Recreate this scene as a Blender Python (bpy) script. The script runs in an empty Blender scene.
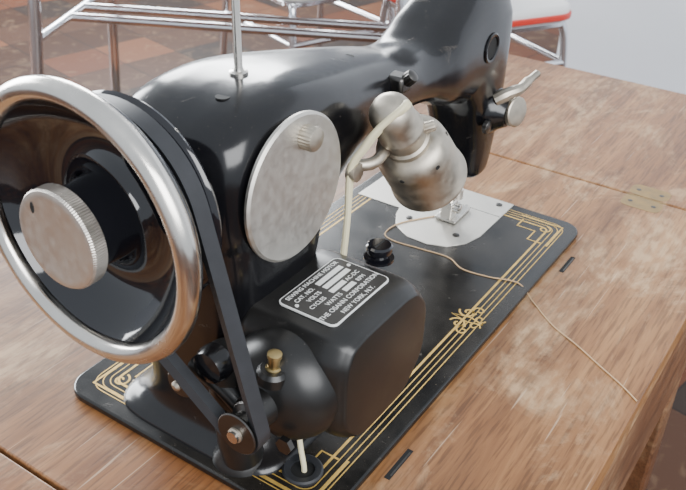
import bpy, bmesh, math, random
from mathutils import Matrix, Vector
random.seed(4)
ZO=76.0
def P(x,y,z): return Vector((x/100,y/100,(z+ZO)/100))
COL=bpy.context.scene.collection
# ---------------------------------------------------------------- materials
def newmat(name):
    m=bpy.data.materials.new(name); m.use_nodes=True
    nt=m.node_tree; return m,nt,nt.nodes["Principled BSDF"]
def N(nt,t,**k):
    n=nt.nodes.new(t)
    for a,b in k.items(): setattr(n,a,b)
    return n
def simple(name,col,rough=.4,metal=0,coat=0,noise=0,nscale=60,bump=0,rvar=0):
    m,nt,b=newmat(name)
    b.inputs["Base Color"].default_value=(*col,1); b.inputs["Roughness"].default_value=rough
    b.inputs["Metallic"].default_value=metal; b.inputs["Coat Weight"].default_value=coat
    b.inputs["Coat Roughness"].default_value=.06
    tc=N(nt,"ShaderNodeTexCoord"); no=N(nt,"ShaderNodeTexNoise"); no.inputs["Scale"].default_value=nscale; no.inputs["Detail"].default_value=6
    nt.links.new(tc.outputs["Object"],no.inputs["Vector"])
    if noise:
        mx=N(nt,"ShaderNodeMix",data_type='RGBA'); mx.inputs["A"].default_value=(*[c*(1-noise) for c in col],1); mx.inputs["B"].default_value=(*[min(1,c*(1+noise)) for c in col],1)
        nt.links.new(no.outputs["Fac"],mx.inputs["Factor"]); nt.links.new(mx.outputs["Result"],b.inputs["Base Color"])
    if rvar:
        mr=N(nt,"ShaderNodeMapRange"); mr.inputs["From Min"].default_value=.35; mr.inputs["From Max"].default_value=.7
        mr.inputs["To Min"].default_value=max(.02,rough-rvar); mr.inputs["To Max"].default_value=rough+rvar
        nt.links.new(no.outputs["Fac"],mr.inputs["Value"]); nt.links.new(mr.outputs["Result"],b.inputs["Roughness"])
    if bump:
        bp=N(nt,"ShaderNodeBump"); bp.inputs["Strength"].default_value=bump; bp.inputs["Distance"].default_value=.0005
        nt.links.new(no.outputs["Fac"],bp.inputs["Height"]); nt.links.new(bp.outputs["Normal"],b.inputs["Normal"])
    return m
def enamel(name,base,dustcol,dust,rough,rv=.1,film=.12,scuff=.06):
    m,nt,b=newmat(name)
    tc=N(nt,"ShaderNodeTexCoord")
    n1=N(nt,"ShaderNodeTexNoise"); n1.inputs["Scale"].default_value=900; n1.inputs["Detail"].default_value=2
    n2=N(nt,"ShaderNodeTexNoise"); n2.inputs["Scale"].default_value=18; n2.inputs["Detail"].default_value=8; n2.inputs["Roughness"].default_value=.65
    n3=N(nt,"ShaderNodeTexNoise"); n3.inputs["Scale"].default_value=45; n3.inputs["Detail"].default_value=9; n3.inputs["Distortion"].default_value=1.2; n3.inputs["Roughness"].default_value=.7
    for n in (n1,n2,n3): nt.links.new(tc.outputs["Object"],n.inputs["Vector"])
    r1=N(nt,"ShaderNodeValToRGB"); r1.color_ramp.elements[0].position=.70; r1.color_ramp.elements[1].position=.78
    r2=N(nt,"ShaderNodeValToRGB"); r2.color_ramp.elements[0].position=.35; r2.color_ramp.elements[1].position=.8
    r3=N(nt,"ShaderNodeValToRGB"); r3.color_ramp.elements[0].position=.62; r3.color_ramp.elements[1].position=.70
    nt.links.new(n1.outputs["Fac"],r1.inputs[0]); nt.links.new(n2.outputs["Fac"],r2.inputs[0]); nt.links.new(n3.outputs["Fac"],r3.inputs[0])
    ge=N(nt,"ShaderNodeNewGeometry"); se=N(nt,"ShaderNodeSeparateXYZ"); nt.links.new(ge.outputs["Normal"],se.inputs[0])
    up=N(nt,"ShaderNodeMapRange"); up.inputs["From Min"].default_value=.2; nt.links.new(se.outputs["Z"],up.inputs["Value"])
    a=N(nt,"ShaderNodeMath",operation='MULTIPLY'); nt.links.new(r1.outputs[0],a.inputs[0]); a.inputs[1].default_value=dust
    a2=N(nt,"ShaderNodeMath",operation='MULTIPLY_ADD'); nt.links.new(r2.outputs[0],a2.inputs[0]); a2.inputs[1].default_value=film; nt.links.new(a.outputs[0],a2.inputs[2])
    a3=N(nt,"ShaderNodeMath",operation='MULTIPLY'); nt.links.new(a2.outputs[0],a3.inputs[0]); nt.links.new(up.outputs[0],a3.inputs[1])
    a4=N(nt,"ShaderNodeMath",operation='MULTIPLY_ADD'); nt.links.new(r3.outputs[0],a4.inputs[0]); a4.inputs[1].default_value=scuff; nt.links.new(a3.outputs[0],a4.inputs[2])
    mx=N(nt,"ShaderNodeMix",data_type='RGBA'); mx.inputs["A"].default_value=(*base,1); mx.inputs["B"].default_value=(*dustcol,1)
    nt.links.new(a4.outputs[0],mx.inputs["Factor"]); nt.links.new(mx.outputs["Result"],b.inputs["Base Color"])
    mr=N(nt,"ShaderNodeMapRange"); mr.inputs["From Min"].default_value=.3; mr.inputs["From Max"].default_value=.75
    mr.inputs["To Min"].default_value=rough; mr.inputs["To Max"].default_value=rough+rv
    ad=N(nt,"ShaderNodeMath",operation='MULTIPLY_ADD'); nt.links.new(r3.outputs[0],ad.inputs[0]); ad.inputs[1].default_value=.18
    nt.links.new(n2.outputs["Fac"],mr.inputs["Value"]); nt.links.new(mr.outputs["Result"],ad.inputs[2]); nt.links.new(ad.outputs[0],b.inputs["Roughness"])
    return m
M_BLACK=enamel("black_enamel",(.004,.004,.005),(.32,.26,.20),.16,.13,.14,.03,.10)
M_BED=enamel("bed_enamel",(.006,.006,.006),(.35,.28,.2),.45,.15,.18,.07,.12)
M_MOTOR=enamel("motor_paint",(.007,.0068,.0066),(.3,.27,.24),.2,.31,.12,.035,.06)
M_WHEEL=simple("wheel_enamel",(.005,.005,.007),.08,coat=.4)
M_CHROME=simple("worn_nickel",(.68,.65,.60),.25,1,noise=.16,nscale=45,rvar=.1)
M_NICKEL=simple("satin_nickel",(.60,.56,.51),.48,1,noise=.08,nscale=220,rvar=.05,bump=.06)
M_PLATE=simple("brushed_plate",(.62,.595,.545),.5,1,noise=.06,nscale=260,rvar=.05)
M_OLD=simple("aged_nickel",(.46,.415,.345),.48,1,noise=.36,nscale=110,rvar=.1,bump=.25)
M_DARKMET=simple("dark_steel",(.10,.095,.09),.35,1,noise=.3)
M_BRASS=simple("old_brass",(.42,.32,.15),.4,1,noise=.4,nscale=150,rvar=.12)
M_HINGE=simple("tarnished_brass",(.34,.23,.10),.45,.8,noise=.5,nscale=160,rvar=.12)
M_GOLD=simple("gold_decal",(.58,.37,.09),.42,.4,noise=.4,nscale=200)
M_RUB=simple("belt_rubber",(.018,.019,.022),.5,noise=.3,nscale=150)
M_CORD=simple("cream_cord",(.64,.58,.38),.55,noise=.12)
M_THREAD=simple("tan_thread",(.50,.33,.18),.8)
M_VOID=simple("dark_hole",(.004,.004,.004),.8)
M_LABEL=simple("label_black",(.035,.033,.031),.35,noise=.2,nscale=100)
M_LABTXT=simple("label_aluminium",(.82,.82,.80),.4,.2)
M_CHR2=simple("chrome_tube",(.78,.79,.82),.15,1)
M_VINW=simple("white_vinyl",(.80,.79,.77),.35)
M_VINR=simple("red_vinyl",(.60,.035,.02),.35)
M_WALL=simple("wall_paint",(.84,.87,.92),.7,noise=.03,nscale=6)
def wood(name,c1,c2,c3,rough=.3,wear=.5):
    m,nt,b=newmat(name)
    tc=N(nt,"ShaderNodeTexCoord")
    def noise(sc,scale,det,dist=0,ro=.5):
        mp=N(nt,"ShaderNodeMapping"); mp.inputs["Scale"].default_value=sc; nt.links.new(tc.outputs["Object"],mp.inputs["Vector"])
        n=N(nt,"ShaderNodeTexNoise"); n.inputs["Scale"].default_value=scale; n.inputs["Detail"].default_value=det; n.inputs["Distortion"].default_value=dist; n.inputs["Roughness"].default_value=ro
        nt.links.new(mp.outputs[0],n.inputs["Vector"]); return n
    def ramp(n,stops):
        r=N(nt,"ShaderNodeValToRGB"); e=r.color_ramp.elements
        e[0].position,e[0].color=stops[0][0],(*stops[0][1],1); e[1].position,e[1].color=stops[-1][0],(*stops[-1][1],1)
        for p,c in stops[1:-1]: q=e.new(p); q.color=(*c,1)
        nt.links.new(n.outputs["Fac"],r.inputs[0]); return r
    n1=noise((2.2,26,26),1.5,10,.9,.68)
    n2=noise((28,420,420),1.3,4)
    n3=noise((9,14,14),1.0,10,.6,.72)
    n4=noise((60,160,160),1,3)
    n5=noise((2.5,3.5,3.5),1,6,0,.6)
    r=ramp(n1,[(.3,c1),(.5,c2),(.7,c3)])
    rp=ramp(n2,[(.38,(.42,.38,.35)),(.5,(1,1,1))])
    mu=N(nt,"ShaderNodeMix",data_type='RGBA',blend_type='MULTIPLY'); mu.inputs["Factor"].default_value=.65
    nt.links.new(r.outputs[0],mu.inputs["A"]); nt.links.new(rp.outputs[0],mu.inputs["B"])
    rw=ramp(n3,[(.48,(0,0,0)),(.60,(1,1,1))]); rf=ramp(n4,[(.42,(.3,)*3),(.6,(1,1,1))])
    wm=N(nt,"ShaderNodeMath",operation='MULTIPLY'); nt.links.new(rw.outputs[0],wm.inputs[0]); nt.links.new(rf.outputs[0],wm.inputs[1])
    wm2=N(nt,"ShaderNodeMath",operation='MULTIPLY'); nt.links.new(wm.outputs[0],wm2.inputs[0]); wm2.inputs[1].default_value=wear
    mw=N(nt,"ShaderNodeMix",data_type='RGBA'); nt.links.new(wm2.outputs[0],mw.inputs["Factor"]); nt.links.new(mu.outputs["Result"],mw.inputs["A"])
    mw.inputs["B"].default_value=(.54,.37,.21,1)
    rd=ramp(n5,[(.38,(.60,.46,.36)),(.58,(1,1,1))])
    md=N(nt,"ShaderNodeMix",data_type='RGBA',blend_type='MULTIPLY'); md.inputs["Factor"].default_value=.85
    nt.links.new(mw.outputs["Result"],md.inputs["A"]); nt.links.new(rd.outputs[0],md.inputs["B"])
    last=md.outputs["Result"]
    for k,(rot,sc) in enumerate(((0.5,(12,600,1)),(-1.1,(16,520,1)))):
        mp=N(nt,"ShaderNodeMapping"); mp.inputs["Rotation"].default_value=(0,0,rot); mp.inputs["Scale"].default_value=sc; nt.links.new(tc.outputs["Object"],mp.inputs["Vector"])
        ns=N(nt,"ShaderNodeTexNoise"); ns.inputs["Scale"].default_value=1; ns.inputs["Detail"].default_value=0; nt.links.new(mp.outputs[0],ns.inputs["Vector"])
        rs=ramp(ns,[(.81,(0,0,0)),(.84,(.35,)*3)])
        ms=N(nt,"ShaderNodeMix",data_type='RGBA'); ms.inputs["B"].default_value=(.62,.47,.33,1); nt.links.new(rs.outputs[0],ms.inputs["Factor"]); nt.links.new(last,ms.inputs["A"]); last=ms.outputs["Result"]
    nt.links.new(last,b.inputs["Base Color"])
    mr=N(nt,"ShaderNodeMapRange"); mr.inputs["To Min"].default_value=rough-.05; mr.inputs["To Max"].default_value=rough+.25
    nt.links.new(n3.outputs["Fac"],mr.inputs["Value"]); nt.links.new(mr.outputs["Result"],b.inputs["Roughness"])
    bp=N(nt,"ShaderNodeBump"); bp.inputs["Strength"].default_value=.22; bp.inputs["Distance"].default_value=.0004
    nt.links.new(n2.outputs["Fac"],bp.inputs["Height"]); nt.links.new(bp.outputs["Normal"],b.inputs["Normal"])
    b.inputs["Specular IOR Level"].default_value=.42
    return m
M_WOOD=wood("walnut_veneer",(.14,.060,.022),(.26,.122,.046),(.39,.205,.083),.28,.62)
M_WOOD2=wood("leaf_veneer",(.13,.053,.020),(.24,.108,.041),(.36,.18,.072),.28,.5)
M_WOODD=wood("dark_apron_wood",(.07,.029,.013),(.13,.057,.025),(.19,.09,.042),.4,.2)
def tiles():
    m,nt,b=newmat("asphalt_tiles")
    tc=N(nt,"ShaderNodeTexCoord"); mp=N(nt,"ShaderNodeMapping"); mp.inputs["Rotation"].default_value=(0,0,math.radians(12)); mp.inputs["Scale"].default_value=(4.4,4.4,4.4)
    nt.links.new(tc.outputs["Object"],mp.inputs[0])
    fl=N(nt,"ShaderNodeVectorMath",operation='FLOOR'); nt.links.new(mp.outputs[0],fl.inputs[0])
    wn=N(nt,"ShaderNodeTexWhiteNoise",noise_dimensions='2D'); nt.links.new(fl.outputs[0],wn.inputs["Vector"])
    r=N(nt,"ShaderNodeValToRGB"); r.color_ramp.interpolation='CONSTANT'; e=r.color_ramp.elements
    e[0].position=0; e[0].color=(.040,.018,.010,1); e[1].position=.3; e[1].color=(.085,.030,.014,1)
    for p,c in ((.5,(.055,.026,.015,1)),(.66,(.115,.046,.021,1)),(.8,(.026,.017,.013,1)),(.92,(.085,.055,.037,1))): q=e.new(p); q.color=c
    nt.links.new(wn.outputs["Value"],r.inputs[0])
    no=N(nt,"ShaderNodeTexNoise"); no.inputs["Scale"].default_value=16; no.inputs["Detail"].default_value=7; no.inputs["Distortion"].default_value=1.4; nt.links.new(tc.outputs["Object"],no.inputs["Vector"])
    rn=N(nt,"ShaderNodeValToRGB"); rn.color_ramp.elements[0].position=.55; rn.color_ramp.elements[1].position=.75
    nt.links.new(no.outputs["Fac"],rn.inputs[0])
    mm=N(nt,"ShaderNodeMath",operation='MULTIPLY'); nt.links.new(rn.outputs[0],mm.inputs[0]); mm.inputs[1].default_value=.4
    mx=N(nt,"ShaderNodeMix",data_type='RGBA'); mx.inputs["B"].default_value=(.22,.145,.085,1); nt.links.new(mm.outputs[0],mx.inputs["Factor"]); nt.links.new(r.outputs[0],mx.inputs["A"])
    fr=N(nt,"ShaderNodeVectorMath",operation='FRACTION'); nt.links.new(mp.outputs[0],fr.inputs[0]); sx=N(nt,"ShaderNodeSeparateXYZ"); nt.links.new(fr.outputs[0],sx.inputs[0])
    mn=N(nt,"ShaderNodeMath",operation='MINIMUM'); nt.links.new(sx.outputs[0],mn.inputs[0]); nt.links.new(sx.outputs[1],mn.inputs[1])
    lt=N(nt,"ShaderNodeMath",operation='LESS_THAN'); nt.links.new(mn.outputs[0],lt.inputs[0]); lt.inputs[1].default_value=.02
    m2=N(nt,"ShaderNodeMix",data_type='RGBA'); m2.inputs["B"].default_value=(.015,.01,.008,1); nt.links.new(lt.outputs[0],m2.inputs["Factor"]); nt.links.new(mx.outputs["Result"],m2.inputs["A"])
    nt.links.new(m2.outputs["Result"],b.inputs["Base Color"]); b.inputs["Roughness"].default_value=.4; b.inputs["Specular IOR Level"].default_value=.12
    return m
M_FLOOR=tiles()
# ---------------------------------------------------------------- mesh helpers
def empty(name,loc=(0,0,0)):
    e=bpy.data.objects.new(name,None); COL.objects.link(e); e.location=loc; e.empty_display_size=.05; return e
def mk(name,vs,fs,mat,par=None,smooth=True,bevel=0,seg=2,angle=35):
    me=bpy.data.meshes.new(name); me.from_pydata([tuple(v) for v in vs],[],fs); me.validate()
    bm=bmesh.new(); bm.from_mesh(me); bmesh.ops.recalc_face_normals(bm,faces=bm.faces); bm.to_mesh(me); bm.free()
    o=bpy.data.objects.new(name,me); COL.objects.link(o)
    if mat: me.materials.append(mat)
    if smooth:
        me.polygons.foreach_set("use_smooth",[True]*len(me.polygons))
        try: me.set_sharp_from_angle(angle=math.radians(angle))
        except Exception: pass
    if bevel:
        b=o.modifiers.new("bevel","BEVEL"); b.width=bevel/100; b.segments=seg; b.limit_method='ANGLE'; b.angle_limit=math.radians(30)
        b.harden_normals=False
    if par: o.parent=par; o.matrix_parent_inverse=par.matrix_world.inverted()
    return o
def rbox(name,x0,x1,y0,y1,z0,z1,mat,par=None,bevel=.1,seg=2):
    vs=[P(x,y,z) for z in (z0,z1) for y in (y0,y1) for x in (x0,x1)]
    fs=[(0,1,3,2),(4,6,7,5),(0,4,5,1),(2,3,7,6),(0,2,6,4),(1,5,7,3)]
    return mk(name,vs,fs,mat,par,bevel=bevel,seg=seg)
def ringfaces(nr,n,closed=False,caps=True):
    fs=[]
    for i in range(nr if closed else nr-1):
        a=i*n; b=((i+1)%nr)*n
        for j in range(n):
            k=(j+1)%n; fs.append((a+j,a+k,b+k,b+j))
    if caps and not closed:
        fs.append(tuple(range(n))[::-1]); fs.append(tuple((nr-1)*n+j for j in range(n)))
    return fs
def frame(d):
    d=Vector(d).normalized(); u=d.cross(Vector((0,0,1)))
    if u.length<1e-3: u=d.cross(Vector((1,0,0)))
    u.normalize(); v=d.cross(u); return d,u,v
def lathe_data(prof,c,d,seg=48):
    d,u,v=frame(d); c=Vector(c); vs=[]
    for r,h in prof:
        r=max(r,.002)
        for j in range(seg):
            a=2*math.pi*j/seg; q=c+d*h+u*(r*math.cos(a))+v*(r*math.sin(a)); vs.append(P(*q))
    return vs,seg
def lathe(name,prof,c,d,mat,par=None,seg=48,closed=False,bevel=0,angle=35):
    vs,n=lathe_data(prof,c,d,seg)
    return mk(name,vs,ringfaces(len(prof),n,closed),mat,par,bevel=bevel,angle=angle)
def sm(pts,n=8,closed=False):
    pts=[Vector(p) for p in pts]; out=[]; L=len(pts)
    rng=range(L if closed else L-1)
    for i in rng:
        if closed: p0,p1,p2,p3=pts[i-1],pts[i],pts[(i+1)%L],pts[(i+2)%L]
        else: p0,p1,p2,p3=pts[max(i-1,0)],pts[i],pts[i+1],pts[min(i+2,L-1)]
        for k in range(n):
            t=k/n; out.append(.5*((2*p1)+(p2-p0)*t+(2*p0-5*p1+4*p2-p3)*t*t+(3*p1-p0-3*p2+p3)*t**3))
    if not closed: out.append(pts[-1])
    return out
def tube(name,pts,r,mat,par=None,n=12,closed=False,smooth=0,rad=None):
    pts=sm(pts,smooth,closed) if smooth else [Vector(p) for p in pts]
    vs=[]; L=len(pts); prev=None
    for i,p in enumerate(pts):
        if closed: t=pts[(i+1)%L]-pts[i-1]
        else: t=pts[min(i+1,L-1)]-pts[max(i-1,0)]
        t.normalize()
        if prev is None: _,u,_=frame(t)
        else: u=prev-t*prev.dot(t); u.normalize()
        prev=u; v=t.cross(u); rr=rad[i*(len(rad)-1)//max(L-1,1)] if rad else r
        for j in range(n):
            a=2*math.pi*j/n; vs.append(P(*(p+u*rr*math.cos(a)+v*rr*math.sin(a))))
    return mk(name,vs,ringfaces(L,n,closed),mat,par)
def prism(name,out,axis,a0,a1,mat,par=None,bevel=0,seg=2):
    n=len(out); vs=[]
    for a in (a0,a1):
        for p,q in out:
            vs.append({'x':P(a,p,q),'y':P(p,a,q),'z':P(p,q,a)}[axis])
    return mk(name,vs,ringfaces(2,n),mat,par,bevel=bevel,seg=seg)
def roundrect(x0,x1,y0,y1,r,n=8):
    o=[]
    for cx,cy,a0 in ((x1-r,y1-r,0),(x0+r,y1-r,90),(x0+r,y0+r,180),(x1-r,y0+r,270)):
        for k in range(n+1):
            a=math.radians(a0+90*k/n); o.append((cx+r*math.cos(a),cy+r*math.sin(a)))
    return o
def ribbon_data(pts,w,z,vs,fs,closed=False):
    pts=[Vector((p[0],p[1])) for p in pts]; L=len(pts); b=len(vs)
    for i,p in enumerate(pts):
        if closed: t=pts[(i+1)%L]-pts[i-1]
        else: t=pts[min(i+1,L-1)]-pts[max(i-1,0)]
        if t.length<1e-6: t=Vector((1,0))
        t.normalize(); nn=Vector((-t.y,t.x))*w/2
        vs.append(P(p.x+nn.x,p.y+nn.y,z)); vs.append(P(p.x-nn.x,p.y-nn.y,z))
    for i in range(L if closed else L-1):
        a=b+2*i; c=b+2*((i+1)%L); fs.append((a,a+1,c+1,c))
def sell(c,a,b,n,seg=40):
    o=[]
    for j in range(seg):
        t=2*math.pi*j/seg; ct,st=math.cos(t),math.sin(t)
        o.append((c[0]+a*math.copysign(abs(ct)**(2/n),ct),c[1]+b*math.copysign(abs(st)**(2/n),st)))
    return o
# ================================================================= SEWING MACHINE
SM=empty("sewing_machine",P(18.5,9,-.5)); bpy.context.view_layer.update()
BX0,BX1,BY0,BY1=-.25,36.75,0,18.3
bed=prism("bed",roundrect(BX0,BX1,BY0,BY1,1.6),'z',-.48,0,M_BED,SM,bevel=.14,seg=3)
vs=[];fs=[]
def inset(d,r): return roundrect(BX0+d,BX1-d,BY0+d,BY1-d,r,6)
for d,w in ((1.05,.07),(1.4,.07),(1.75,.07),(2.15,.16)):
    ribbon_data(inset(d,max(.3,1.6-d*.5)),w,.012,vs,fs,True)
def spiral(cx,cy,r0,r1,a0,a1,w,n=26):
    ribbon_data([(cx+(r0+(r1-r0)*k/n)*math.cos(math.radians(a0+(a1-a0)*k/n)),cy+(r0+(r1-r0)*k/n)*math.sin(math.radians(a0+(a1-a0)*k/n))) for k in range(n+1)],w,.016,vs,fs)
for s in (-1,1):
    spiral(19.9+s*.75,2.25,.6,.12,90,90+s*420,.14)
    spiral(19.9+s*1.3,1.65,.5,.1,180 if s>0 else 0,(180 if s>0 else 0)-s*400,.13)
    spiral(19.9+s*.45,1.2,.4,.1,270,270-s*380,.12)
ribbon_data([(19.9,.8),(20.2,1.8),(19.9,3.1),(19.6,1.8),(19.9,.8)],.12,.017,vs,fs)
for (cx,cy,sx,sy) in ((BX0+1.2,BY1-1.2,1,-1),(BX1-1.2,1.2,-1,1),(BX0+1.2,1.2,1,1)):
    ribbon_data([(cx+sx*a,cy+sy*b) for a,b in ((.1,3.6),(.1,.1),(3.6,.1))],.18,.014,vs,fs)
    ribbon_data([(cx+sx*a,cy+sy*b) for a,b in ((.7,3.2),(1.9,3.2),(1.9,1.7),(3.4,1.7),(3.4,.6))],.15,.015,vs,fs)
    spiral(cx+sx*1.2,cy+sy*1.2,.55,.1,0,sx*sy*420,.13)
mk("gold_decals",vs,fs,M_GOLD,SM,smooth=False)
out=[(36.6,6.0),(30.2,6.0),(28.6,6.4),(27.3,7.4),(26.7,8.8),(26.8,10.6),(27.8,12.2),(29.4,13.1),(30.4,13.4),(30.4,17.4),(36.6,17.4)]
prism("needle_plate",out,'z',-.02,.06,M_PLATE,SM,bevel=.02)
rbox("slide_plate_seam",33.9,33.95,6.1,13.0,.055,.066,M_VOID,SM,bevel=0)
for i,(x,y) in enumerate(((29.2,7.6),(29.4,11.9),(35.8,7.0))):
    lathe("plate_screw_%d"%i,[(0,0),(.28,0),(.28,.05),(.2,.08),(0,.08)],(x,y,.05),(0,0,1),M_DARKMET,SM,24)
for i in range(3): rbox("feed_dog_%d"%i,30.6,33.0,8.6+i*.35,8.75+i*.35,.05,.13,M_DARKMET,SM,bevel=.02)
# --- cast body (pillar + arm + head) merged by voxel remesh
bv=[];bf=[]
def addloft(rings):
    b=len(bv); n=len(rings[0])
    for r in rings:
        for p in r: bv.append(P(*p))
    for f in ringfaces(len(rings),n): bf.append(tuple(i+b for i in f))
def interp(keys,m=6):
    out=[]; K=len(keys)
    for i in range(K-1):
        p0=keys[max(i-1,0)];p1=keys[i];p2=keys[i+1];p3=keys[min(i+2,K-1)]
        for k in range(m):
            t=k/m; out.append([.5*((2*a1)+(a2-a0)*t+(2*a0-5*a1+4*a2-a3)*t*t+(3*a1-a0-3*a2+a3)*t**3) for a0,a1,a2,a3 in zip(p0,p1,p2,p3)])
    out.append(list(keys[-1])); return out
arm=[(.2,7.4,11.2,13.4,16.9,2.6),(.5,6.2,12.3,12.4,18.0,3),(1.3,5.4,13.1,11.8,18.8,3.6),(3.0,5.1,13.4,11.4,19.45,4),(5.5,5.0,13.5,11.3,19.65,4),(8,5.15,13.4,12.2,19.4,4),
     (10.5,5.5,13.0,13.2,19.0,3.6),(13.5,6.0,12.5,13.7,18.45,3.2),(17,6.4,12.1,13.7,17.7,3),(19.8,6.7,11.9,13.5,17.0,3),(21.8,6.7,11.9,13.2,16.9,3),(23.2,6.6,12,12.6,17.4,3),(24.8,6.5,12.1,12,18.3,3.2),(27.5,6.5,12.1,11.3,19.6,3.0),(30.2,6.5,12.1,10.5,19.8,3.0),(32.4,6.7,11.9,10.8,19.0,3.0),(33.6,7.2,11.3,11.4,17.7,2.8),(34.2,8,10.6,12.2,16.6,2.4)]
addloft([[(x,p,q) for p,q in sell(((y0+y1)/2,(z0+z1)/2),(y1-y0)/2,(z1-z0)/2,n)] for x,y0,y1,z0,z1,n in interp(arm,5)])
pil=[(-.3,.3,10.2,3.6,15.4,5),(.25,.5,10.0,3.8,15.2,5),(.8,1.1,9.4,4.6,14.4,4.5),(2,1.4,8.9,5.3,13.6,4),(5,1.2,8.3,5.5,13.4,4),(9,.8,8.1,5.3,13.4,4),(12,.5,8.6,5.1,13.4,4),(15.3,.6,8.6,5.2,13.3,4)]
addloft([[(p,q,z) for p,q in sell(((x0+x1)/2,(y0+y1)/2),(x1-x0)/2,(y1-y0)/2,n)] for z,x0,x1,y0,y1,n in interp(pil,5)])
hd=[(4.3,30.6,32.9,7.6,10.8,3),(4.7,30.2,33.4,7.2,11.2,3.2),(7,29.9,33.7,7.0,11.4,3.4),(10,28.8,34.0,6.8,11.7,3.4),(13,26.8,34.1,6.6,12,3.4),(17,26.8,33.9,6.6,12,3.2)]
addloft([[(p,q,z) for p,q in sell(((x0+x1)/2,(y0+y1)/2),(x1-x0)/2,(y1-y0)/2,n)] for z,x0,x1,y0,y1,n in interp(hd,5)])
body=mk("cast_body",bv,bf,M_BLACK,SM)
rm=body.modifiers.new("r","REMESH"); rm.mode='VOXEL'; rm.voxel_size=.0014; rm.use_smooth_shade=True
s=body.modifiers.new("s","SMOOTH"); s.factor=.5; s.iterations=14
lathe("spool_pin",[(.45,0),(.45,.15),(.25,.2),(.2,.4),(.2,7.5),(.12,7.6),(0,7.65)],(5.5,8.9,19.6),(-.02,0,1),M_CHROME,SM,20)
for i,(x,y,z) in enumerate(((3.2,7.9,19.42),(14,8.4,18.25),(28,7.8,19.5))):
    lathe("oil_hole_%d"%i,[(0,0),(.34,0),(.34,.06),(0,.06)],(x,y,z),(0,0,1),M_VOID,SM,20)
lathe("round_cover_plate",[(0,0),(3.55,0),(3.63,.06),(3.63,.2),(3.5,.3),(0,.3)],(4.7,5.15,15.25),(0,-1,0),M_PLATE,SM,96)
def knurl(name,c,d,r,h,mat,n=36,dep=.05,dome=.15):
    d_,u,v=frame(d); c=Vector(c); vs=[]; prof=[(r*.9,0),(r,h*.12),(r,h*.85),(r*.9,h),(r*.45,h+dome*.6),(.01,h+dome*.7)]
    for k,(rr,hh) in enumerate(prof):
        for j in range(n*2):
            a=math.pi*j/n; q=rr-(dep if (j%2 and k in(1,2)) else 0); p=c+d_*hh+u*q*math.cos(a)+v*q*math.sin(a); vs.append(P(*p))
    return mk(name,vs,ringfaces(len(prof),n*2),mat,SM,angle=25)
knurl("cover_thumb_screw",(5.2,4.9,17.7),(0,-1,0),.6,.7,M_OLD,24,dep=.035)
lathe("head_port_ring",[(.75,0),(1.05,0),(1.05,.12),(.95,.18),(.8,.15)],(28.9,6.55,15.3),(0,-1,0),M_BLACK,SM,40,closed=True)
lathe("head_port",[(0,0),(.8,0),(.8,.06),(0,.06)],(28.9,6.55,15.3),(0,-1,0),M_VOID,SM,40)
lathe("needle_bar",[(0,0),(.32,0),(.32,3.6),(0,3.6)],(32.3,9.3,1.6),(0,0,1),M_CHROME,SM,20)
lathe("needle_clamp",[(0,0),(.5,0),(.5,.8),(0,.8)],(32.3,9.3,1.5),(0,0,1),M_NICKEL,SM,20)
lathe("needle",[(.02,0),(.06,.3),(.06,1.3)],(32.3,9.3,.2),(0,0,1),M_CHROME,SM,12)
lathe("presser_bar",[(0,0),(.38,0),(.38,4.2),(0,4.2)],(31.2,9.3,.9),(0,0,1),M_CHROME,SM,20)
prism("presser_foot",[(30.5,8.4),(33.4,8.5),(33.8,8.9),(33.8,9.1),(32.6,9.2),(32.6,9.5),(33.8,9.6),(33.8,9.8),(33.4,10.2),(30.5,10.2)],'z',.14,.34,M_CHROME,SM,bevel=.04)
rbox("presser_foot_shank",30.5,31.6,8.8,9.8,.3,1.8,M_CHROME,SM,bevel=.12)
knurl("presser_foot_screw",(31,8.9,1.3),(0,-1,0),.38,.6,M_CHROME,14)
lathe("regulator_boss",[(0,0),(1.75,0),(1.7,.5),(1.3,.9),(.95,1.5),(0,1.5)],(31.7,7.2,9.8),(0,-1,0),M_BLACK,SM,36,angle=50)
knurl("regulator_nut",(32.2,5.6,9.9),(-.25,-1,.15),1.12,.45,M_OLD,30,dep=.03)
lathe("regulator_collar",[(0,0),(.6,0),(.6,.5),(0,.5)],(32.0,6.1,9.9),(.1,-1,0),M_CHROME,SM,24)
tube("presser_lifter_lever",[(31.0,6.6,10.9),(31.5,5.9,11.4),(32.4,5.4,11.6),(33.5,5.2,12.0),(34.6,5.0,12.3)],.3,M_OLD,SM,10,smooth=5,rad=[.5,.44,.38,.3,.16])
knurl("lever_pivot_screw",(29.9,6.7,9.2),(0,-1,0),.5,.35,M_DARKMET,14,dome=.1)
lathe("face_plate_side_knob",[(0,0),(.7,0),(.75,.3),(.3,.5),(0,.5)],(34.1,9.2,12.5),(1,0,0),M_CHROME,SM,24)
# --- handwheel
WC=(0,9.28,15.75)
ring=[(5.86+.48*math.cos(2*math.pi*k/24),-4.2+.5*math.sin(2*math.pi*k/24)) for k in range(24)]
lathe("handwheel_chrome_rim",ring,WC,(1,0,0),M_CHROME,SM,128,closed=True)
wp=[(1.4,-4.9),(1.75,-4.8),(1.85,-3.8),(1.95,-2.9),(2.3,-2.5),(3.0,-2.35),(3.9,-2.55),(4.7,-3.1),(5.25,-3.75),(5.5,-4.25),(5.85,-4.3),(6.05,-3.85),(5.9,-3.45),(5.5,-3.1),(5.2,-2.9),(5.0,-2.65),(4.9,-2.6),(4.4,-2.35),(4.35,-1.6),(4.8,-1.35),(4.88,-1.2),(4.8,-1.05),(4.2,-1.0),(2.2,-1.0),(2.0,-.8),(1.9,.7),(1.4,.7)]
lathe("handwheel",wp,WC,(1,0,0),M_WHEEL,SM,128,closed=True,angle=50)
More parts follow.
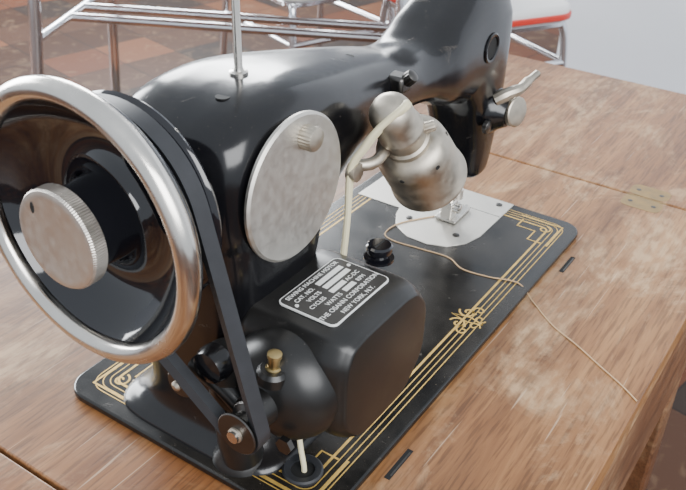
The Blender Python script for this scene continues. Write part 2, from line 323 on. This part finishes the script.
n=120; vs=[]; prof=[(2.1,-4.75),(2.2,-4.8),(2.2,-5.38),(2.12,-5.5),(1.95,-5.54),(1.8,-5.51),(.01,-5.51)]
for k,(r,h) in enumerate(prof):
    for j in range(n*2):
        a=math.pi*j/n; q=r-(.035 if (j%2 and k in(1,2)) else 0); vs.append(P(h,WC[1]+q*math.cos(a),WC[2]+q*math.sin(a)))
mk("clutch_knob",vs,ringfaces(len(prof),2*n),M_NICKEL,SM,angle=25)
prism("clutch_knob_slot",[(10.4+.1*math.cos(a),16.9+.26*math.sin(a)) for a in [k*math.pi/8 for k in range(16)]],'x',-5.53,-5.5,M_VOID,SM)
# --- belt
def hull(c1,r1,c2,r2,n=48):
    d=math.hypot(c2[0]-c1[0],c2[1]-c1[1]); b=math.atan2(c2[1]-c1[1],c2[0]-c1[0]); g=math.acos((r1-r2)/d)
    o=[]
    for k in range(n+1):
        a=b+g+(2*math.pi-2*g)*k/n; o.append((c1[0]+r1*math.cos(a),c1[1]+r1*math.sin(a)))
    q=[]
    for k in range(17):
        a=b-g+2*g*k/16; q.append((c2[0]+r2*math.cos(a),c2[1]+r2*math.sin(a)))
    def seg(p,r,m=14): return [(p[0]+(r[0]-p[0])*k/m,p[1]+(r[1]-p[1])*k/m) for k in range(1,m)]
    return o+seg(o[-1],q[0])+q+seg(q[-1],o[0])
MP=(2.9,6.6)
path=hull((9.28,15.75),4.62,MP,.95)
L=len(path); vs=[]
for i,p in enumerate(path):
    a=path[i-1]; b=path[(i+1)%L]; t=Vector((b[0]-a[0],b[1]-a[1])).normalized(); nn=Vector((t.y,-t.x))
    for s,w in ((.22,-.42),(.22,.42),(-.22,.27),(-.22,-.27)):
        vs.append(P(-1.98+w,p[0]+nn.x*s,p[1]+nn.y*s))
mk("drive_belt",vs,ringfaces(L,4,True),M_RUB,SM,angle=40)
# --- motor
x0,x1,z0,z1=1.2,9.7,3.2,10.2
def octo():
    c=1.9
    k=[(x0+c*.9,z0),(x1-c,z0),(x1,z0+c),(x1,z1-c*.9),(x1-c*.8,z1),(x0+c*.4,z1),(x0,z1-c*.7),(x0,z0+c)]
    for _ in range(3):
        o=[]
        for i,a in enumerate(k):
            b=k[(i+1)%len(k)]; o.append((a[0]+(b[0]-a[0])*.16,a[1]+(b[1]-a[1])*.16)); o.append((a[0]+(b[0]-a[0])*.84,a[1]+(b[1]-a[1])*.84))
        k=o
    return k
base=octo(); cx,cz=(x0+x1)/2,(z0+z1)/2
vs=[]; prof=[(.90,6.2),(.97,5.9),(1,5.4)]+[(1-.15*(1-math.cos(math.radians(a))),1.3-1.35*math.sin(math.radians(a))) for a in (0,10,20,30,40,50,60,70)]+[(.895,-.03),(.875,-.12),(.855,-.14)]
for k,dy in prof: vs+=[P(cx+(a-cx)*k,dy,cz+(b-cz)*k) for a,b in base]
mk("motor_housing",vs,ringfaces(len(prof),len(base)),M_MOTOR,SM,angle=45)
lathe("motor_end_bell",[(0,0),(2.95,0),(2.95,.5),(2.85,1.0),(2.55,1.6),(2.0,2.1),(1.3,2.4),(1.0,2.5),(.9,3.2),(0,3.2)],(2.0,3.1,6.75),(-1,0,0),M_MOTOR,SM,48,angle=60)
lathe("motor_shaft",[(0,0),(.3,0),(.3,2.2),(0,2.2)],(-.6,MP[0],MP[1]),(-1,0,0),M_CHROME,SM,20)
lathe("motor_pulley",[(.3,-.55),(1.02,-.55),(1.08,-.5),(1.05,-.4),(.72,-.25),(.72,.25),(1.0,.4),(1.05,.5),(.95,.6),(.3,.6)],(-1.98,MP[0],MP[1]),(1,0,0),M_DARKMET,SM,48,closed=True)
knurl("pulley_nut",(-2.45,MP[0],MP[1]),(-1,0,0),.38,.2,M_OLD,8,dep=.0,dome=.15)
tube("motor_bracket_arm",[(-.2,7.4,7.0),(-.3,5.4,6.5),(-.2,3.9,5.4),(.2,3.1,4.6)],.55,M_MOTOR,SM,12,smooth=6)
tube("tension_link",[(-1.2,7.1,6.9),(-1.25,5.1,5.8),(-1.2,3.3,5.2)],.28,M_DARKMET,SM,10,smooth=5)
lathe("tension_roller",[(0,0),(.75,0),(.8,.1),(.8,.35),(.7,.45),(0,.5)],(-1.3,7.0,6.9),(-1,0,0),M_DARKMET,SM,32)
knurl("tension_roller_screw",(-1.8,7.0,6.9),(-1,0,0),.26,.2,M_OLD,10,dep=.0)
lathe("bracket_foot",[(0,0),(1.6,0),(1.5,.4),(1.0,1.0),(.8,2.5),(0,2.5)],(1.6,6.2,0),(0,0,1),M_MOTOR,SM,32,angle=60)
tube("bracket_web",[(1.0,5.6,1.0),(.5,5.6,3.5),(.2,5.6,6),(.2,5.7,8.4)],1.0,M_MOTOR,SM,20,smooth=6,rad=[1.1,1.05,1.0,.95,.9])
lathe("bracket_lug",[(0,0),(.9,0),(.95,.4),(.8,.9),(.4,1.0),(0,1.0)],(-.4,5.6,8.2),(-1,0,0),M_BLACK,SM,28)
lathe("oil_cup_boss",[(0,0),(.75,0),(.75,.5),(.6,.7),(0,.7)],(0,2.8,8.1),(0,-.1,1),M_MOTOR,SM,28)
lathe("oil_cup",[(0,0),(.38,0),(.38,.25),(.28,.3),(.28,.8),(.34,.85),(.34,1.05),(.2,1.1),(0,1.1)],(0,2.75,8.6),(0,-.1,1),M_BRASS,SM,24)
lathe("motor_bolt",[(0,0),(.45,0),(.45,.3),(0,.35)],(-.5,1.6,5.2),(-1,0,0),M_DARKMET,SM,6)
lathe("terminal_knob",[(0,0),(.8,0),(.8,.15),(.5,.2),(.5,.4),(.66,.45),(.7,.55),(.7,.8),(.6,.9),(0,.9)],(9.0,2.8,10.0),(0,0,1),M_WHEEL,SM,36)
rbox("terminal_knob_slot",8.55,9.45,2.74,2.86,10.89,10.92,M_VOID,SM,bevel=0)
prism("rating_label",roundrect(2.5,7.5,1.15,4.5,.35,5),'z',10.15,10.26,M_LABTXT,SM,bevel=.02)
prism("rating_label_field",roundrect(2.57,7.43,1.22,4.43,.3,5),'z',10.255,10.268,M_LABEL,SM)
def text(s,x,y,size,name,al='LEFT'):
    cu=bpy.data.curves.new(name,'FONT'); cu.body=s; cu.size=size/100; cu.align_x=al; cu.extrude=.00004; cu.offset=.00002
    o=bpy.data.objects.new(name,cu); COL.objects.link(o); o.location=P(x,y,10.272); cu.materials.append(M_LABTXT)
    o.parent=SM; o.matrix_parent_inverse=SM.matrix_world.inverted()
text("SEWING MACHINE MOTOR",5.0,4.06,.34,"label_text_1",'CENTER')
text("CAT. NO.",3.0,3.62,.34,"label_text_2"); text("VOLTS",3.4,3.18,.34,"label_text_3"); text("CYCLES",3.0,2.74,.34,"label_text_4"); text("WATTS",3.7,2.3,.36,"label_text_5")
text("THE OSANN CORPORATION",5.0,1.84,.375,"label_text_6",'CENTER'); text("NEW YORK, N.Y.",5.0,1.38,.36,"label_text_7",'CENTER')
for i,(a,b,yy) in enumerate(((4.8,6.9,3.6),(4.8,6.9,3.16),(4.7,5.9,2.72),(5.2,6.1,2.28))):
    rbox("label_box_%d"%i,a,b,yy,yy+.30,10.262,10.272,M_LABTXT,SM,bevel=0)
text("AC-DC",6.0,2.74,.34,"label_text_8"); text("RPM",6.3,2.3,.34,"label_text_9")
for i,(a,b) in enumerate(((2.8,3.5),(7.2,3.5),)): lathe("label_rivet_%d"%i,[(0,0),(.1,0),(.1,.05),(0,.06)],(a,b,10.26),(0,0,1),M_LABTXT,SM,12)
lathe("bed_grommet",[(.65,0),(1.1,0),(1.1,.12),(1.0,.2),(.65,.15)],(2.6,2.9,0),(0,0,1),M_RUB,SM,32,closed=True)
lathe("bed_grommet_hole",[(0,0),(.66,0),(.66,.03),(0,.03)],(2.6,2.9,0),(0,0,1),M_VOID,SM,24)
tube("motor_cord",[(2.6,2.8,-.1),(2.65,2.9,.5),(2.9,3.3,1.4),(3.4,4.0,3.6)],.15,M_CORD,SM,10,smooth=6)
lathe("bed_screw",[(0,0),(.4,0),(.4,.12),(.25,.2),(0,.22)],(2.5,14.8,0),(0,0,1),M_OLD,SM,24)
# --- lamp
LD=Vector((.64,-.02,-.74)).normalized(); LA=Vector((10.6,3.7,17.5))
lathe("lamp_socket",[(0,-.55),(.5,-.5),(.85,-.3),(1.05,0),(1.12,.3),(1.15,1.6),(1.24,1.7),(1.24,2.0),(1.15,2.1),(1.15,2.7),(1.3,2.8),(1.3,3.1),(1.18,3.2),(1.1,3.9),(0,3.9)],LA,LD,M_OLD,SM,48,angle=50)
sh=[(1.1,3.1),(1.45,3.2),(1.8,3.4),(2.0,3.8),(2.06,4.4),(2.14,6.9),(2.22,7.0),(2.24,7.2),(2.16,7.25),(2.06,7.0),(1.96,5.0),(1.85,4.2),(1.5,3.8),(1.1,3.6)]
lathe("lamp_shade",sh,LA,LD,M_OLD,SM,64,closed=True,angle=45)
d_,u_,v_=frame(LD)
for k in range(6):
    a=2*math.pi*k/6+.3; dd=u_*math.cos(a)+v_*math.sin(a)
    lathe("shade_vent_%d"%k,[(0,0),(.13,0),(.13,.05),(0,.05)],LA+LD*3.9+dd*1.98,dd,M_VOID,SM,12)
lathe("lamp_bulb",[(0,4.3),(.7,4.4),(1.0,4.9),(1.2,5.4),(1.0,6.0),(.5,6.4),(0,6.5)],LA,LD,M_VINW,SM,32)
knurl("lamp_switch",LA+LD*2.4+Vector((.5,-.9,.4)),(.5,-.9,.4),.3,.6,M_OLD,14,dep=.03)
tube("lamp_bracket",[(9.4,4.9,14.6),(10.4,4.2,14.6),(11.9,4.2,15.2)],.32,M_OLD,SM,12,smooth=6)
lathe("lamp_bracket_clamp",[(0,0),(.5,0),(.5,.5),(0,.55)],(9.2,4.9,14.4),(0,-1,0),M_OLD,SM,20)
for i,dx in enumerate((0,.42)):
    tube("lamp_wire_%d"%i,[(10.9+dx*.5,2.9,18.0-dx*.4),(10.3+dx*.3,2.8,17.9-dx*.2),(9.6+dx,3.6,16.9),(9.2+dx*.7,4.2,15.8),(8.9+dx*.4,4.7,14.6),(8.8,4.7,12),(8.6,4.7,10),(8.2,4.6,8.5)],.18,M_CORD,SM,10,smooth=7)
rbox("arm_clamp",15.2,16.4,5.6,6.8,16.3,17.3,M_DARKMET,SM,bevel=.2)
knurl("arm_clamp_screw",(15.8,5.7,17.0),(0,-.7,.7),.4,.6,M_DARKMET,14)
tube("sewing_thread",[(32.3,9.3,.5),(31,10.2,.14),(28.2,12,.1),(26.2,12.2,.04),(25.6,11.1,.04),(25.8,9,.04),(26,6.6,.04),(25.2,5,.04),(25.4,3,.04),(25.9,.9,.06),(25,-.7,-.42),(23.3,-2.8,-.43),(22.2,-4.9,-.43),(21.0,-6.9,-.43),(20.0,-8.6,-.43),(19.1,-9.85,-.43)],.045,M_THREAD,SM,6,smooth=8)
# ================================================================= CABINET
CB=empty("sewing_cabinet",P(27,12,-76)); bpy.context.view_layer.update()
YR=-10.0
rbox("top_center_panel",-5.2,45.6,YR,34,-2.5,-.5,M_WOOD,CB,bevel=.12)
rbox("top_leaf_far",45.8,73.6,YR,34,-2.5,-.5,M_WOOD2,CB,bevel=.12)
rbox("top_leaf_near",-33,-5.4,YR,34,-2.5,-.5,M_WOOD2,CB,bevel=.12)
rbox("apron_rear",-4.6,45,YR+.3,-7.5,-14,-2.5,M_WOODD,CB,bevel=.1)
rbox("apron_front",-4.6,45,32,33.6,-14,-2.5,M_WOODD,CB,bevel=.1)
rbox("apron_side_1",-4.6,-2.8,-7.5,32,-14,-2.5,M_WOODD,CB,bevel=.1)
rbox("apron_side_2",43.2,45,-7.5,32,-14,-2.5,M_WOODD,CB,bevel=.1)
for i,(x,y) in enumerate(((-4,-9.5),(40.6,-9.5),(-4,29.4),(40.6,29.4))): rbox("leg_%d"%(i+1),x,x+3.8,y,y+3.8,-76,-2.5,M_WOODD,CB,bevel=.3)
for k,yy in enumerate((-2.4,26)):
    for j,(a,b) in enumerate(((43.4,45.55),(45.85,48.0))):
        prism("hinge_leaf_%d_%d"%(k,j),roundrect(a,b,yy-1.7,yy+1.7,.7,4),'z',-.56,-.485,M_HINGE,CB)
        for q in (-1,1): lathe("hinge_screw_%d_%d_%d"%(k,j,q),[(0,0),(.25,0),(.2,.01),(0,.01)],((a+b)/2,yy+q,-.492),(0,0,1),M_DARKMET,CB,14)
    tube("hinge_pin_%d"%k,[(45.7,yy-1.7,-.65),(45.7,yy+1.7,-.65)],.16,M_HINGE,CB,10)
for i,x in enumerate((6.4,31.3)):
    rbox("head_hinge_slot_%d"%i,x-1.3,x+1.3,-.95,-.6,-.52,-.492,M_VOID,CB,bevel=0)
    rbox("head_hinge_pin_%d"%i,x-1.0,x+1.1,-.90,-.80,-.50,-.485,M_DARKMET,CB,bevel=0)
# ================================================================= DINETTE SET
def chair(name,x,y,rot,seatmat=M_VINW,trim=M_VINR):
    E=empty(name,(0,0,0))
    zf=-76; zs=-33
    def T(n,pts,r,m,**k): return tube(n,pts,r,m,E,12,**k)
    prism("seat",roundrect(-20,20,-20,20,6,6),'z',zs,zs+4.5,seatmat,E,bevel=1.4,seg=4)
    prism("seat_trim",roundrect(-20.4,20.4,-20.4,20.4,6,6),'z',zs+.6,zs+2.4,trim,E,bevel=.4)
    prism("seat_rail",roundrect(-19,19,-19,19,5,6),'z',zs-1.6,zs,M_CHR2,E,bevel=.3)
    for i,s in enumerate((-1,1)):
        T("front_leg_%d"%i,[(s*17,-17,zs-.8),(s*18,-18.5,zs-8),(s*20,-21,zf+1.1)],1.1,M_CHR2,smooth=6)
        T("rear_leg_%d"%i,[(s*20,22,zf+1.1),(s*18,19,zs-6),(s*17,19,zs+4),(s*17,23,zs+22),(s*15,26,zs+42)],1.1,M_CHR2,smooth=6)
        T("side_stretcher_%d"%i,[(s*18.4,-19.2,zs-12),(s*18.4,19.6,zs-12)],.9,M_CHR2)
        lathe("foot_%d"%i,[(0,0),(1.4,0),(1.4,1),(0,1.2)],(s*20,-21,zf),(0,0,1),M_VOID,E,16)
        lathe("foot_%d"%(i+2),[(0,0),(1.4,0),(1.4,1),(0,1.2)],(s*20,22,zf),(0,0,1),M_VOID,E,16)
    T("front_stretcher",[(-18.4,-19.2,zs-12),(18.4,-19.2,zs-12)],.9,M_CHR2)
    vs=[]
    for k in range(13):
        a=-1+2*k/12; xx=a*19; yy=25+2.5*(1-a*a)
        for (dy,dz) in ((-1.5,-8),(-1.5,8),(-.5,9.5),(.8,9.5),(1.5,8),(1.5,-8),(.8,-9.5),(-.5,-9.5)):
            vs.append(P(xx,yy+dy+dz*.12,zs+34+dz*(1-.25*a**4)))
    mk("backrest",vs,ringfaces(13,8),seatmat,E,bevel=.6)
    E.location=(x/100,y/100,0); E.rotation_euler=(0,0,math.radians(rot))
    return E
chair("dinette_chair",196,84,60)
chair("dinette_chair",190,137,-20,M_VINW,M_VINW)
def dtable(x,y,rot):
    E=empty("dinette_table",(0,0,0))
    prism("top",roundrect(-60,60,-38,38,9,8),'z',-4.5,-1,M_VINW,E,bevel=.3)
    prism("edge_band",roundrect(-60.5,60.5,-38.5,38.5,9,8),'z',-4.8,-1.4,M_CHR2,E,bevel=.3)
    for i,s in enumerate((-1,1)):
        tube("leg_frame_%d"%i,[(s*50,-30,-74.9),(s*47,-27,-40),(s*45,-24,-12),(s*45,-16,-6),(s*45,16,-6),(s*45,24,-12),(s*47,27,-40),(s*50,30,-74.9)],1.6,M_CHR2,E,14,smooth=8)
        tube("cross_stretcher_%d"%i,[(s*47,-27,-38),(s*47,27,-38)],1.2,M_CHR2,E,12)
        for j,t in enumerate((-1,1)): lathe("foot_%d_%d"%(i,j),[(0,0),(2,0),(2,1.2),(0,1.4)],(s*50,t*30,-76),(0,0,1),M_VOID,E,16)
    tube("long_stretcher_1",[(-47,-5,-38),(47,-5,-38)],1.2,M_CHR2,E,12)
    tube("long_stretcher_2",[(-47,5,-38),(47,5,-38)],1.2,M_CHR2,E,12)
    E.location=(x/100,y/100,0); E.rotation_euler=(0,0,math.radians(rot))
dtable(156,136,-63)
# ================================================================= ROOM
rbox("floor",-300,600,-300,600,-78,-76,M_FLOOR,None,bevel=0)
rbox("wall_right",242,262,-300,74,-76,190,M_WALL,None,bevel=0)
rbox("baseboard_right",240.6,242,-300,74,-76,-66,M_WALL,None,bevel=.3)
rbox("wall_far",600,612,-300,600,-76,190,M_WALL,None,bevel=0)
rbox("wall_left",-300,600,600,612,-76,190,M_WALL,None,bevel=0)
# ================================================================= LIGHT
w=bpy.data.worlds.new("w"); bpy.context.scene.world=w; w.use_nodes=True
bg=w.node_tree.nodes["Background"]; bg.inputs[0].default_value=(.84,.91,1,1); bg.inputs[1].default_value=1.1
def area(name,loc,tgt,sx,sy,e,col=(1,1,1)):
    l=bpy.data.lights.new(name,'AREA'); l.shape='RECTANGLE'; l.size=sx; l.size_y=sy; l.energy=e; l.color=col
    o=bpy.data.objects.new(name,l); COL.objects.link(o); o.location=P(*loc); o.rotation_euler=(P(*tgt)-P(*loc)).to_track_quat('-Z','Y').to_euler()
area("window_light_left",(60,420,110),(15,10,0),2.8,1.8,390,(.95,.98,1))
area("window_light_left.001",(330,330,150),(15,10,0),1.8,1.6,250,(.95,.98,1))
area("fill_light_rear",(-120,-260,170),(15,5,5),2.8,2.0,200,(.98,.99,1))  # added weak fill behind the camera to brighten the wood, not a window
# ================================================================= CAMERA
R=[[0.55585,-0.83062,0.03324],[-0.41808,-0.3139,-0.85245],[0.7185,0.45994,-0.52174]]
cd=bpy.data.cameras.new("camera"); co=bpy.data.objects.new("camera",cd); COL.objects.link(co)
M=Matrix([[R[0][i],-R[1][i],-R[2][i]] for i in range(3)]).to_4x4(); M.translation=P(-23.471,-15.752,33.599)
co.matrix_world=M; cd.lens=36*850.9/686; cd.clip_start=.01
cd.dof.use_dof=True; cd.dof.focus_distance=.45; cd.dof.aperture_fstop=32
bpy.context.scene.camera=co
